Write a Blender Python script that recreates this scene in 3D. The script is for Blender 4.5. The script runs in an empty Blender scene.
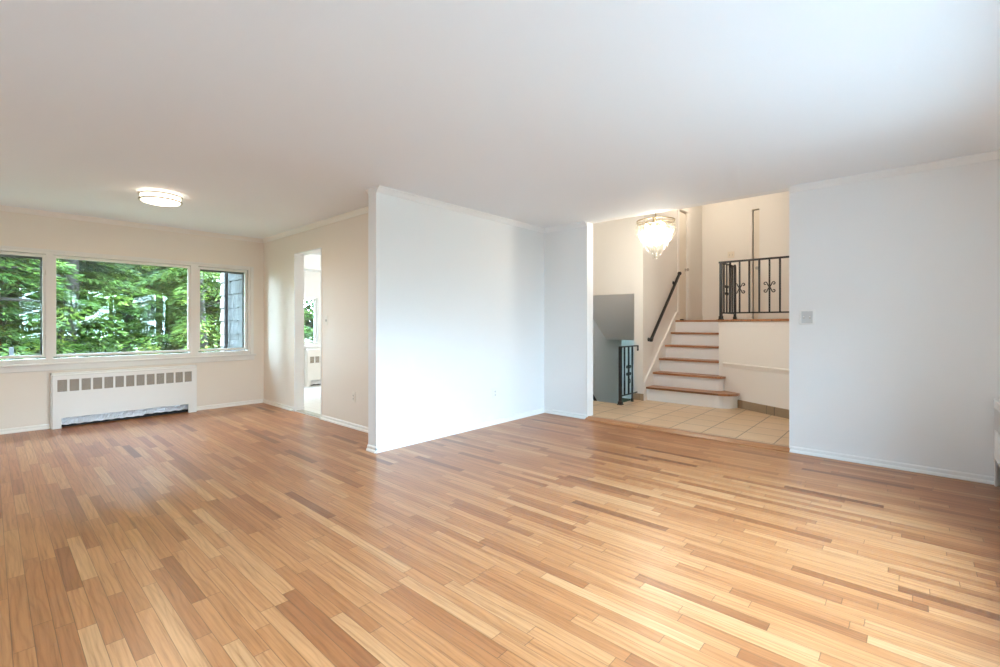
import bpy, bmesh, math, random
from mathutils import Vector, Matrix
PI = math.pi
R = random.Random(7)
SC = bpy.context.scene
COL = SC.collection

# ------------------------------------------------------------------ camera
CAMZ = 1.183
cd = bpy.data.cameras.new('camera')
cam = bpy.data.objects.new('camera', cd)
COL.objects.link(cam)
cam.location = (0, 0, CAMZ)
cam.rotation_euler = (PI / 2, 0, math.radians(41.9548 - 90))
cd.sensor_width = 36
cd.lens = 459.84 * 36 / 1000
cd.shift_y = -0.010
cd.clip_start = 0.02
SC.camera = cam

# ------------------------------------------------------------------ sky, sun, exposure
SC.view_settings.view_transform = 'Standard'
SC.view_settings.look = 'None'
SC.view_settings.gamma = 1
SC.view_settings.use_curve_mapping = False
SC.view_settings.exposure = 0.25
SC.cycles.max_bounces = 14
SC.cycles.diffuse_bounces = 8
SC.cycles.glossy_bounces = 4
SC.cycles.transparent_max_bounces = 24
SC.cycles.sample_clamp_indirect = 8
SC.cycles.use_guiding = True
SC.cycles.use_denoising = True
SKY = 47.0
wd = bpy.data.worlds.new('sky')
SC.world = wd
wd.use_nodes = True
wn = wd.node_tree.nodes
wl = wd.node_tree.links
bg = wn['Background']
geo = wn.new('ShaderNodeTexCoord')
sep = wn.new('ShaderNodeSeparateXYZ')
rmp = wn.new('ShaderNodeValToRGB')
wl.new(geo.outputs['Generated'], sep.inputs[0])
wl.new(sep.outputs['Z'], rmp.inputs[0])
rmp.color_ramp.elements[0].position = 0.0
rmp.color_ramp.elements[0].color = (0.585, 0.81, 1.0, 1)
rmp.color_ramp.elements[1].position = 0.7
rmp.color_ramp.elements[1].color = (0.455, 0.725, 1.0, 1)
wl.new(rmp.outputs[0], bg.inputs[0])
bg.inputs[1].default_value = SKY
sl = bpy.data.lights.new('sun', 'SUN')
sl.energy = 34
sl.angle = 0.009
sl.color = (1, 0.95, 0.86)
sun = bpy.data.objects.new('sun', sl)
COL.objects.link(sun)
sun.rotation_euler = Vector((0.50, -0.04, -0.86)).to_track_quat('-Z', 'Y').to_euler()
def portal(name, loc, normal, w, h):
    """sampling portal just outside a window: guides sky sampling, gives off no light of its own"""
    l = bpy.data.lights.new(name, 'AREA')
    l.shape = 'RECTANGLE'; l.size = w; l.size_y = h
    l.cycles.is_portal = True
    o = bpy.data.objects.new(name, l)
    COL.objects.link(o)
    o.location = loc
    o.rotation_euler = Vector(normal).to_track_quat('-Z', 'Z').to_euler()
portal('portal_living', (2.13, -0.76, 1.24), (0, 1, 0), 3.5, 1.65)
portal('portal_dining', (1.17, 7.46, 1.38), (0, -1, 0), 2.8, 1.2)

# ------------------------------------------------------------------ materials
def NT(name):
    m = bpy.data.materials.new(name)
    m.use_nodes = True
    nt = m.node_tree
    p = nt.nodes['Principled BSDF']
    return m, nt, p
def simple(name, col, rough=0.5, metal=0.0, spec=0.5, bump=0.0, bscale=60, var=0.0):
    m, nt, p = NT(name)
    p.inputs['Base Color'].default_value = (*col, 1)
    p.inputs['Roughness'].default_value = rough
    p.inputs['Metallic'].default_value = metal
    p.inputs['Specular IOR Level'].default_value = spec
    if bump or var:
        tc = nt.nodes.new('ShaderNodeTexCoord')
        nz = nt.nodes.new('ShaderNodeTexNoise')
        nz.inputs['Scale'].default_value = bscale
        nz.inputs['Detail'].default_value = 4
        nt.links.new(tc.outputs['Object'], nz.inputs['Vector'])
        if bump:
            b = nt.nodes.new('ShaderNodeBump')
            b.inputs['Strength'].default_value = bump
            b.inputs['Distance'].default_value = 0.01
            nt.links.new(nz.outputs['Fac'], b.inputs['Height'])
            nt.links.new(b.outputs[0], p.inputs['Normal'])
        if var:
            mx = nt.nodes.new('ShaderNodeMix'); mx.data_type = 'RGBA'
            mx.inputs[6].default_value = (*[c * (1 - var) for c in col], 1)
            mx.inputs[7].default_value = (*[min(1, c * (1 + var)) for c in col], 1)
            nt.links.new(nz.outputs['Fac'], mx.inputs[0])
            nt.links.new(mx.outputs[2], p.inputs['Base Color'])
    return m
class G:
    """tiny node-graph helper"""
    def __init__(s, nt): s.nt = nt
    def n(s, t, **k):
        x = s.nt.nodes.new(t)
        for a, b in k.items(): setattr(x, a, b)
        return x
    def put(s, sock, v):
        if hasattr(v, 'default_value') or hasattr(v, 'is_linked'): s.nt.links.new(v, sock)
        else: sock.default_value = v
    def math(s, op, a, b=None, c=None):
        x = s.n('ShaderNodeMath', operation=op)
        s.put(x.inputs[0], a)
        if b is not None: s.put(x.inputs[1], b)
        if c is not None: s.put(x.inputs[2], c)
        return x.outputs[0]
    def comb(s, x, y, z=0.0):
        c = s.n('ShaderNodeCombineXYZ')
        s.put(c.inputs[0], x); s.put(c.inputs[1], y); s.put(c.inputs[2], z)
        return c.outputs[0]
    def ramp(s, fac, stops, interp='LINEAR'):
        r = s.n('ShaderNodeValToRGB')
        cr = r.color_ramp; cr.interpolation = interp
        while len(cr.elements) < len(stops): cr.elements.new(0.5)
        for e, (pos, col) in zip(cr.elements, stops):
            e.position = pos; e.color = (*col, 1)
        s.put(r.inputs[0], fac)
        return r.outputs[0]
    def mix(s, fac, a, b, blend='MIX'):
        x = s.n('ShaderNodeMix', data_type='RGBA', blend_type=blend)
        s.put(x.inputs[0], fac)
        for i, v in ((6, a), (7, b)):
            if isinstance(v, tuple): x.inputs[i].default_value = (*v, 1)
            else: s.nt.links.new(v, x.inputs[i])
        return x.outputs[2]
def floorboards(name, axis, width, length, rough, stops):
    m, nt, p = NT(name); g = G(nt)
    tc = g.n('ShaderNodeTexCoord')
    sp = g.n('ShaderNodeSeparateXYZ'); nt.links.new(tc.outputs['Object'], sp.inputs[0])
    a, b = (sp.outputs['X'], sp.outputs['Y']) if axis == 'Y' else (sp.outputs['Y'], sp.outputs['X'])
    xs = g.math('DIVIDE', a, width)
    row = g.math('FLOOR', xs); fx = g.math('FRACT', xs)
    wr = g.n('ShaderNodeTexWhiteNoise', noise_dimensions='1D'); g.put(wr.inputs['W'], row)
    yy = g.math('ADD', g.math('DIVIDE', b, length), g.math('MULTIPLY', wr.outputs['Value'], 53.7))
    yy = g.math('ADD', yy, g.math('MULTIPLY', row, 71.0))
    v1 = g.n('ShaderNodeTexVoronoi', voronoi_dimensions='1D', feature='F1'); g.put(v1.inputs['W'], yy)
    v1.inputs['Scale'].default_value = 1.0; v1.inputs['Randomness'].default_value = 0.85
    v2 = g.n('ShaderNodeTexVoronoi', voronoi_dimensions='1D', feature='DISTANCE_TO_EDGE'); g.put(v2.inputs['W'], yy)
    v2.inputs['Scale'].default_value = 1.0; v2.inputs['Randomness'].default_value = 0.85
    cs = g.n('ShaderNodeSeparateColor'); nt.links.new(v1.outputs['Color'], cs.inputs[0])
    tone = g.ramp(cs.outputs[0], stops)
    # grain: long streaks + cathedral figure, shifted per board
    shift = g.math('MULTIPLY', cs.outputs[1], 37.0)
    vec = g.comb(g.math('ADD', g.math('MULTIPLY', a, 75.0), shift), g.math('MULTIPLY', b, 2.2), shift)
    nz = g.n('ShaderNodeTexNoise'); nt.links.new(vec, nz.inputs['Vector'])
    nz.inputs['Scale'].default_value = 1.0; nz.inputs['Detail'].default_value = 7; nz.inputs['Roughness'].default_value = 0.65
    vec2 = g.comb(g.math('ADD', g.math('MULTIPLY', a, 11.0), shift), g.math('MULTIPLY', b, 2.6), shift)
    wv = g.n('ShaderNodeTexWave', wave_type='BANDS', bands_direction='X'); nt.links.new(vec2, wv.inputs['Vector'])
    wv.inputs['Scale'].default_value = 1.1; wv.inputs['Distortion'].default_value = 11.0; wv.inputs['Detail'].default_value = 2
    wv.inputs['Detail Scale'].default_value = 0.8
    gr = g.ramp(nz.outputs['Fac'], [(0.28, (0.50, 0.42, 0.36)), (0.42, (0.86, 0.82, 0.78)), (0.55, (1.02, 1.02, 1.02)), (0.8, (1.18, 1.16, 1.14))])
    wr2 = g.ramp(wv.outputs['Fac'], [(0.0, (0.80, 0.74, 0.68)), (0.3, (1, 1, 1)), (1.0, (1.05, 1.05, 1.05))])
    c = g.mix(0.85, tone, gr, 'MULTIPLY')
    c = g.mix(0.55, c, wr2, 'MULTIPLY')
    # seams
    ex = g.math('MINIMUM', fx, g.math('SUBTRACT', 1.0, fx))
    sx = g.math('LESS_THAN', ex, 0.022)
    sy = g.math('LESS_THAN', g.math('MULTIPLY', v2.outputs['Distance'], length), 0.0016)
    seam = g.math('MULTIPLY', g.math('MAXIMUM', sx, sy), 0.62)
    c = g.mix(seam, c, (0.10, 0.045, 0.02))
    nt.links.new(c, p.inputs['Base Color'])
    p.inputs['Specular IOR Level'].default_value = 0.62
    n2 = g.n('ShaderNodeTexNoise'); nt.links.new(tc.outputs['Object'], n2.inputs['Vector']); n2.inputs['Scale'].default_value = 3.0; n2.inputs['Detail'].default_value = 4
    rr = g.math('MULTIPLY_ADD', n2.outputs['Fac'], 0.06, rough)
    nt.links.new(rr, p.inputs['Roughness'])
    bp = g.n('ShaderNodeBump'); bp.inputs['Strength'].default_value = 0.06; bp.inputs['Distance'].default_value = 0.002
    hh = g.math('SUBTRACT', g.math('MULTIPLY', nz.outputs['Fac'], 0.12), g.math('MAXIMUM', sx, sy))
    nt.links.new(hh, bp.inputs['Height']); nt.links.new(bp.outputs[0], p.inputs['Normal'])
    return m
def tiles(name, size, base, dark, grout, ox=0, oy=0, gw=0.010, rough=0.35, axes='XY'):
    m, nt, p = NT(name); g = G(nt)
    tc = g.n('ShaderNodeTexCoord')
    sp = g.n('ShaderNodeSeparateXYZ'); nt.links.new(tc.outputs['Object'], sp.inputs[0])
    xs = g.math('DIVIDE', g.math('SUBTRACT', sp.outputs[axes[0]], ox), size)
    ys = g.math('DIVIDE', g.math('SUBTRACT', sp.outputs[axes[1]], oy), size)
    fx, fy = g.math('FRACT', xs), g.math('FRACT', ys)
    wn_ = g.n('ShaderNodeTexWhiteNoise', noise_dimensions='2D'); nt.links.new(g.comb(g.math('FLOOR', xs), g.math('FLOOR', ys)), wn_.inputs['Vector'])
    nz = g.n('ShaderNodeTexNoise'); nt.links.new(tc.outputs['Object'], nz.inputs['Vector'])
    nz.inputs['Scale'].default_value = 7; nz.inputs['Detail'].default_value = 6; nz.inputs['Roughness'].default_value = 0.6
    f = g.math('ADD', g.math('MULTIPLY', nz.outputs['Fac'], 0.75), g.math('MULTIPLY', wn_.outputs['Value'], 0.25))
    c = g.mix(f, dark, base)
    e = g.math('MINIMUM', g.math('MINIMUM', fx, g.math('SUBTRACT', 1.0, fx)), g.math('MINIMUM', fy, g.math('SUBTRACT', 1.0, fy)))
    j = g.math('LESS_THAN', e, gw / size / 2)
    c = g.mix(j, c, grout)
    nt.links.new(c, p.inputs['Base Color']); p.inputs['Roughness'].default_value = rough
    bp = g.n('ShaderNodeBump'); bp.inputs['Strength'].default_value = 0.3; bp.inputs['Distance'].default_value = 0.003
    nt.links.new(g.math('SUBTRACT', 1.0, j), bp.inputs['Height']); nt.links.new(bp.outputs[0], p.inputs['Normal'])
    return m
def glass(name, tint=(0.97, 0.985, 0.98)):
    m, nt, p = NT(name); g = G(nt)
    nt.nodes.remove(p)
    out = nt.nodes['Material Output']
    lw = g.n('ShaderNodeLayerWeight'); lw.inputs[0].default_value = 0.5
    f = g.math('MULTIPLY_ADD', g.math('POWER', lw.outputs['Facing'], 5.0), 0.9, 0.045)
    t = g.n('ShaderNodeBsdfTransparent'); t.inputs[0].default_value = (*tint, 1)
    gl = g.n('ShaderNodeBsdfGlossy'); gl.inputs['Roughness'].default_value = 0.0
    mx = g.n('ShaderNodeMixShader')
    nt.links.new(f, mx.inputs[0]); nt.links.new(t.outputs[0], mx.inputs[1]); nt.links.new(gl.outputs[0], mx.inputs[2])
    nt.links.new(mx.outputs[0], out.inputs[0])
    return m
def emit(name, col, s):
    m, nt, p = NT(name)
    p.inputs['Base Color'].default_value = (0.9, 0.9, 0.88, 1)
    p.inputs['Emission Color'].default_value = (*col, 1)
    p.inputs['Emission Strength'].default_value = s
    return m
def crystal(name):
    m, nt, p = NT(name); g = G(nt)
    nt.nodes.remove(p)
    out = nt.nodes['Material Output']
    lw = g.n('ShaderNodeLayerWeight'); lw.inputs[0].default_value = 0.35
    t = g.n('ShaderNodeBsdfTransparent'); t.inputs[0].default_value = (0.97, 0.97, 0.95, 1)
    tr = g.n('ShaderNodeBsdfTranslucent'); tr.inputs[0].default_value = (0.88, 0.85, 0.8, 1)
    gl = g.n('ShaderNodeBsdfGlossy'); gl.inputs['Roughness'].default_value = 0.12
    a = g.n('ShaderNodeMixShader'); a.inputs[0].default_value = 0.02
    nt.links.new(t.outputs[0], a.inputs[1]); nt.links.new(tr.outputs[0], a.inputs[2])
    b = g.n('ShaderNodeMixShader')
    nt.links.new(g.math('MULTIPLY', lw.outputs['Facing'], 0.55), b.inputs[0])
    nt.links.new(a.outputs[0], b.inputs[1]); nt.links.new(gl.outputs[0], b.inputs[2])
    nt.links.new(b.outputs[0], out.inputs[0])
    return m
def leafmat(name, c1, c2, c3):
    m, nt, p = NT(name); g = G(nt)
    out = nt.nodes['Material Output']
    at = g.n('ShaderNodeAttribute'); at.attribute_name = 'tone'
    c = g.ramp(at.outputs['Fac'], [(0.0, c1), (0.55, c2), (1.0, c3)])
    nt.links.new(c, p.inputs['Base Color']); p.inputs['Roughness'].default_value = 0.5
    p.inputs['Specular IOR Level'].default_value = 0.3
    tr = g.n('ShaderNodeBsdfTranslucent'); nt.links.new(c, tr.inputs[0])
    mx = g.n('ShaderNodeMixShader'); mx.inputs[0].default_value = 0.35
    nt.links.new(p.outputs[0], mx.inputs[1]); nt.links.new(tr.outputs[0], mx.inputs[2])
    nt.links.new(mx.outputs[0], out.inputs[0])
    return m
def shingles(name):
    m, nt, p = NT(name); g = G(nt)
    tc = g.n('ShaderNodeTexCoord')
    nz = g.n('ShaderNodeTexNoise'); mp = g.n('ShaderNodeMapping'); mp.inputs['Scale'].default_value = (30, 30, 2.0)
    nt.links.new(tc.outputs['Object'], mp.inputs[0]); nt.links.new(mp.outputs[0], nz.inputs['Vector'])
    nz.inputs['Scale'].default_value = 1; nz.inputs['Detail'].default_value = 6
    c = g.ramp(nz.outputs['Fac'], [(0.3, (0.085, 0.083, 0.080)), (0.6, (0.165, 0.161, 0.155)), (0.8, (0.225, 0.219, 0.210))])
    nt.links.new(c, p.inputs['Base Color']); p.inputs['Roughness'].default_value = 0.85
    return m
def perforated(name):
    m, nt, p = NT(name); g = G(nt)
    tc = g.n('ShaderNodeTexCoord')
    sp = g.n('ShaderNodeSeparateXYZ'); nt.links.new(tc.outputs['Object'], sp.inputs[0])
    def cell(o): return g.math('SUBTRACT', g.math('FRACT', g.math('DIVIDE', sp.outputs[o], 0.010)), 0.5)
    a, b = cell('X'), cell('Z')
    d = g.math('SQRT', g.math('ADD', g.math('MULTIPLY', a, a), g.math('MULTIPLY', b, b)))
    h = g.math('LESS_THAN', d, 0.30)
    c = g.mix(h, (0.42, 0.37, 0.31), (0.10, 0.085, 0.07))
    nt.links.new(c, p.inputs['Base Color']); p.inputs['Roughness'].default_value = 0.6
    return m
M = {}
M['wall'] = simple('white wall paint', (0.86, 0.865, 0.86), 0.55, bump=0.03, bscale=90)
M['dining'] = simple('cream wall paint', (0.83, 0.745, 0.64), 0.55, bump=0.03, bscale=90)
M['foyer'] = simple('warm foyer paint', (0.87, 0.83, 0.775), 0.55, bump=0.03, bscale=90)
M['stairwell'] = simple('pale grey stairwell paint', (0.78, 0.79, 0.80), 0.6, bump=0.03)
M['ceiling'] = simple('flat white ceiling paint', (0.83, 0.85, 0.87), 0.8, bump=0.04, bscale=120)
M['trim'] = simple('white gloss trim', (0.88, 0.88, 0.87), 0.32)
M['ctrim'] = simple('cream gloss trim', (0.86, 0.81, 0.74), 0.32)
M['frame'] = simple('window frame paint', (0.80, 0.765, 0.71), 0.4)
M['oak'] = floorboards('oak strip floor', 'Y', 0.0572, 0.62, 0.30, [(0.0, (0.190, 0.062, 0.021)), (0.05, (0.290, 0.100, 0.034)), (0.16, (0.370, 0.140, 0.049)),
                       (0.5, (0.420, 0.171, 0.062)), (0.8, (0.460, 0.202, 0.079)), (1.0, (0.505, 0.255, 0.112))])
M['stairoak'] = floorboards('oak tread', 'Y', 0.16, 2.5, 0.31, [(0.0, (0.36, 0.155, 0.060)), (1.0, (0.46, 0.205, 0.085))])
M['tile'] = tiles('tan floor tile', 0.335, (0.74, 0.54, 0.345), (0.58, 0.40, 0.24), (0.26, 0.165, 0.09), ox=5.05, oy=0.325, gw=0.011, rough=0.32)
M['basetile'] = tiles('travertine base tile', 0.335, (0.44, 0.33, 0.22), (0.28, 0.20, 0.125), (0.17, 0.13, 0.09), oy=0.20, ox=0.05, gw=0.006, axes='YX')
M['whitetile'] = tiles('white kitchen tile', 0.30, (0.84, 0.84, 0.82), (0.80, 0.80, 0.78), (0.66, 0.66, 0.64), gw=0.006)
M['iron'] = simple('black wrought iron', (0.008, 0.0075, 0.007), 0.45, 0.0, bump=0.05)
M['glass'] = glass('window glass')
M['crystal'] = crystal('frosted chandelier glass')
M['brass'] = simple('aged brass', (0.36, 0.27, 0.15), 0.35, 0.9)
M['nickel'] = simple('brushed nickel', (0.52, 0.48, 0.42), 0.28, 1.0)
M['bulb'] = emit('lit bulb', (1.0, 0.88, 0.70), 8)
M['diffuser'] = emit('lit diffuser', (1.0, 0.86, 0.68), 3.6)
M['rad'] = simple('white enamel', (0.84, 0.82, 0.78), 0.4)
M['radmesh'] = perforated('perforated brown grille')
M['dark'] = simple('cavity shade', (0.02, 0.019, 0.018), 0.8)  # near-black tone puts shade into door gaps and cover interiors
M['foil'] = simple('crinkled foil', (0.82, 0.84, 0.87), 0.35, 0.7, bump=1.0, bscale=90)
M['plate'] = simple('white wall plate', (0.86, 0.86, 0.84), 0.35)
M['greyplate'] = simple('pale grey switch plate', (0.60, 0.60, 0.59), 0.35)
M['ivory'] = simple('ivory wall plate', (0.84, 0.77, 0.66), 0.35)
M['slot'] = simple('dark slot', (0.07, 0.06, 0.05), 0.6)
M['screen'] = simple('dark screen frame', (0.06, 0.06, 0.055), 0.6)
M['door'] = simple('cream door paint', (0.84, 0.77, 0.66), 0.42)
M['shingle'] = shingles('weathered grey shingle')
M['pipe'] = simple('dark grey downspout', (0.008, 0.008, 0.009), 0.5)
M['bark'] = simple('brown bark', (0.035, 0.025, 0.016), 0.9, bump=0.8, bscale=14, var=0.35)
M['grass'] = simple('lawn', (0.050, 0.060, 0.028), 0.9, bump=0.6, bscale=30, var=0.4)
M['gravel'] = simple('pale driveway', (0.075, 0.066, 0.052), 0.9, bump=0.3, bscale=40, var=0.15)
M['concrete'] = simple('concrete', (0.35, 0.34, 0.32), 0.9)
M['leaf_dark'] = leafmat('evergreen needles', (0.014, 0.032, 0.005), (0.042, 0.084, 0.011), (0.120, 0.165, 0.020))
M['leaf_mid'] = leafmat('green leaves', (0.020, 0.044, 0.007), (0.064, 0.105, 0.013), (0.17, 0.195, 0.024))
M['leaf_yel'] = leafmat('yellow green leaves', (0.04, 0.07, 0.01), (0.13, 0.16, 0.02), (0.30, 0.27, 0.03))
M['bounce_paving'] = simple('bounce paving', (0.16, 0.16, 0.157), 0.85, bump=0.2, bscale=25, var=0.08)
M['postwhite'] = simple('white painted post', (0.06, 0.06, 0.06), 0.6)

# ------------------------------------------------------------------ mesh helpers
class MB:
    def __init__(s): s.bm = bmesh.new()
    def box(s, x0, x1, y0, y1, z0, z1, bev=0.0):
        vs = [s.bm.verts.new((x, y, z)) for x in (x0, x1) for y in (y0, y1) for z in (z0, z1)]
        fs = [s.bm.faces.new([vs[i] for i in q]) for q in ((0, 1, 3, 2), (4, 6, 7, 5), (0, 4, 5, 1), (2, 3, 7, 6), (0, 2, 6, 4), (1, 5, 7, 3))]
        if bev:
            es = list({e for f in fs for e in f.edges})
            bmesh.ops.bevel(s.bm, geom=es, offset=bev, segments=2, profile=0.5, affect='EDGES', clamp_overlap=True)
        return s
    def quad(s, *p):
        s.bm.faces.new([s.bm.verts.new(q) for q in p]); return s
    def prism(s, poly, z0, z1):
        """poly: list of (x,y), extruded z0..z1"""
        a = [s.bm.verts.new((x, y, z0)) for x, y in poly]
        b = [s.bm.verts.new((x, y, z1)) for x, y in poly]
        n = len(poly)
        s.bm.faces.new(a[::-1]); s.bm.faces.new(b)
        for i in range(n):
            j = (i + 1) % n
            s.bm.faces.new((a[i], a[j], b[j], b[i]))
        return s
    def sweep(s, prof, p0, p1, out):
        """profile (d,z) with d along horizontal unit vector out; straight run from p0 to p1 (xyz)"""
        o = Vector((out[0], out[1], 0))
        A = [s.bm.verts.new(Vector(p0) + o * d + Vector((0, 0, z))) for d, z in prof]
        B = [s.bm.verts.new(Vector(p1) + o * d + Vector((0, 0, z))) for d, z in prof]
        n = len(prof)
        s.bm.faces.new(A[::-1]); s.bm.faces.new(B)
        for i in range(n):
            j = (i + 1) % n
            s.bm.faces.new((A[i], A[j], B[j], B[i]))
        return s
    def tube(s, pts, r, seg=8, twist=0.0, cap=True, up=None):
        pts = [Vector(p) for p in pts]
        rs = r if isinstance(r, (list, tuple)) else [r] * len(pts)
        t = (pts[1] - pts[0]).normalized()
        u = Vector(up) if up else (Vector((0, 0, 1)) if abs(t.z) < 0.9 else Vector((1, 0, 0)))
        nrm = (u - t * u.dot(t)).normalized()
        rings = []; ang = PI / 4 if seg == 4 else 0
        for i, p in enumerate(pts):
            if i == 0: tt = (pts[1] - pts[0]).normalized()
            elif i == len(pts) - 1: tt = (pts[i] - pts[i - 1]).normalized()
            else: tt = ((pts[i + 1] - p).normalized() + (p - pts[i - 1]).normalized()).normalized()
            nrm = (nrm - tt * nrm.dot(tt)).normalized()
            bi = tt.cross(nrm)
            if i: ang += twist * (p - pts[i - 1]).length
            rings.append([s.bm.verts.new(p + (nrm * math.cos(ang + 2 * PI * k / seg) + bi * math.sin(ang + 2 * PI * k / seg)) * rs[i]) for k in range(seg)])
        for a, b in zip(rings, rings[1:]):
            for k in range(seg):
                s.bm.faces.new((a[k], a[(k + 1) % seg], b[(k + 1) % seg], b[k]))
        if cap:
            s.bm.faces.new(rings[0][::-1]); s.bm.faces.new(rings[-1])
        return s
    def lathe(s, prof, c=(0, 0, 0), seg=32, axis='Z'):
        """prof: list of (r, h)"""
        rings = []
        def P(r, h, a):
            x, y = r * math.cos(a), r * math.sin(a)
            v = {'Z': (x, y, h), 'X': (h, x, y), 'Y': (x, h, y)}[axis]
            return Vector(c) + Vector(v)
        for r, h in prof:
            if r < 1e-6: rings.append([s.bm.verts.new(P(0, h, 0))])
            else: rings.append([s.bm.verts.new(P(r, h, 2 * PI * k / seg)) for k in range(seg)])
        for a, b in zip(rings, rings[1:]):
            for k in range(seg):
                j = (k + 1) % seg
                if len(a) == 1 and len(b) == 1: continue
                if len(a) == 1: s.bm.faces.new((a[0], b[j], b[k]))
                elif len(b) == 1: s.bm.faces.new((a[k], a[j], b[0]))
                else: s.bm.faces.new((a[k], a[j], b[j], b[k]))
        return s
    def build(s, name, mat, parent=None, smooth=False, recalc=True):
        if recalc: bmesh.ops.recalc_face_normals(s.bm, faces=s.bm.faces)
        me = bpy.data.meshes.new(name)
        s.bm.to_mesh(me); s.bm.free()
        me.materials.append(mat)
        if smooth:
            for p in me.polygons: p.use_smooth = True
            try: me.set_sharp_from_angle(angle=math.radians(40))
            except Exception: pass
        o = bpy.data.objects.new(name, me)
        COL.objects.link(o)
        if parent: o.parent = parent; o.matrix_parent_inverse = Matrix.Translation(-parent.location) if False else Matrix()
        return o
def tag(o, label=None, cat=None, group=None, kind=None):
    if label: o['label'] = label
    if cat: o['category'] = cat
    if group: o['group'] = group
    if kind: o['kind'] = kind
    return o
def struct(o, label=None, cat=None):
    o['kind'] = 'structure'
    if label: o['label'] = label
    if cat: o['category'] = cat
    return o
def empty(name, loc=(0, 0, 0), rz=0.0):
    o = bpy.data.objects.new(name, None)
    COL.objects.link(o)
    o.location = loc; o.rotation_euler = (0, 0, rz)
    o.empty_display_size = 0.1
    return o
def copy_tree(o, parent=None):
    c = o.copy(); COL.objects.link(c)
    if parent: c.parent = parent
    for ch in list(o.children): copy_tree(ch, c)
    return c
def B(*a, bev=0.0): return MB().box(*a, bev=bev)

# ------------------------------------------------------------------ key dimensions (metres)
H = 2.44
XR = 4.95; YP = 3.66; XP = 2.374; XS = 2.762; YW = 7.25
YO1 = 0.847; YO2 = 3.006; YB = -0.56; XL = -1.2
FZ = 0.03; FC = 3.74; LZ = 1.24

# ------------------------------------------------------------------ floors and ceilings
struct(B(XL, XR, YB - 0.02, YW, -0.12, 0.0).build('floor', M['oak']), 'oak strip floor running through living and dining areas', 'floor')
struct(MB().prism([(XR + 0.04, 0.3), (8.0, 0.3), (8.0, 3.15), (6.05, 3.15), (6.05, 4.3), (XR + 0.04, 4.3)], -0.15, FZ).build('floor_foyer', M['tile']), 'tan square tile floor of the foyer beyond the wide opening', 'floor')
struct(MB().sweep([(0, -0.02), (0.0, 0.006), (0.05, FZ + 0.004), (0.095, FZ + 0.004), (0.095, -0.02)], (XR - 0.045, YO1, 0), (XR - 0.045, YO2, 0), (1, 0)).build('trim_1', M['stairoak']), 'oak threshold strip between oak floor and foyer tile', 'threshold')
struct(B(XS, 5.6, 3.79, 8.5, -0.12, 0.008).build('floor_kitchen', M['whitetile']), 'white tile floor of the kitchen seen through the narrow doorway', 'floor')
struct(B(XL, XR + 0.01, YB - 0.14, YW + 0.1, H, H + 0.14).build('ceiling', M['ceiling']), 'flat white ceiling over living and dining areas', 'ceiling')
struct(B(XS + 0.06, 5.6, 3.72, 8.55, H + 0.001, H + 0.14).build('ceiling_kitchen', M['ceiling']))
struct(B(XR, 9.6, 0.25, 4.4, FC, FC + 0.14).build('ceiling_foyer', M['ceiling']))

# ------------------------------------------------------------------ walls
def wall_open_y(name, mat, x0, x1, ya, yb, z0, z1, oy0, oy1, oz0, oz1):
    """wall normal to X with one opening"""
    m = MB()
    m.box(x0, x1, ya, oy0, z0, z1); m.box(x0, x1, oy1, yb, z0, z1)
    m.box(x0, x1, oy0, oy1, oz1, z1)
    if oz0 > z0: m.box(x0, x1, oy0, oy1, z0, oz0)
    return struct(m.build(name, mat))
def wall_open_x(name, mat, y0, y1, xa, xb, z0, z1, ox0, ox1, oz0, oz1):
    m = MB()
    m.box(xa, ox0, y0, y1, z0, z1); m.box(ox1, xb, y0, y1, z0, z1)
    m.box(ox0, ox1, y0, y1, oz1, z1)
    if oz0 > z0: m.box(ox0, ox1, y0, y1, z0, oz0)
    return struct(m.build(name, mat))
T = 0.13
struct(B(XP, XR + T, YP, YP + T, -0.02, H + 0.005).build('wall_partition', M['wall']), 'white partition wall standing between living and dining areas', 'wall')
struct(B(XR, XR + T, YO2, YP, -0.02, H + 0.005).build('wall_stub', M['wall']), 'narrow white wall between the partition and the foyer opening', 'wall')
struct(B(XR, XR + T, YB - 0.14, YO1, -0.02, H + 0.005).build('wall_right', M['wall']), 'long white wall with the double switch plate', 'wall')
struct(B(XR + 0.008, XR + T, 0.25, 4.4, H, FC).build('wall_foyer_header', M['wall']))
struct(B(XR + 0.02, XR + T + 0.004, 0.25, YO1 - 0.001, -0.05, H).build('wall_foyer_lining', M['foyer']))
WX0, WX1, WZ0, WZ1 = 0.45, 3.80, 0.44, 2.03
wall_open_x('wall_back', M['wall'], YB - 0.14, YB, XL, XR + T, -0.02, H + 0.005, WX0, WX1, WZ0, WZ1)
struct(B(XL - 0.12, XL, YB - 0.14, YW + 0.15, -0.02, H + 0.005).build('wall_left', M['wall']))
DY0, DY1, DZ = 5.457, 6.21, 2.125
o = wall_open_y('wall_dining_side', M['dining'], XS, XS + 0.118, YP + T, YW + 0.15, -0.02, H + 0.005, DY0, DY1, 0, DZ)
struct(o, 'cream wall with the narrow doorway to the kitchen', 'wall')
VX0, VX1, VZ0, VZ1 = -0.235, 2.575, 0.735, 1.995
o = wall_open_x('wall_window', M['dining'], YW, YW + 0.15, XL, XS + 0.118, -0.02, H + 0.005, VX0, VX1, VZ0, VZ1)
struct(o, 'cream wall under and around the long dining window', 'wall')

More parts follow.
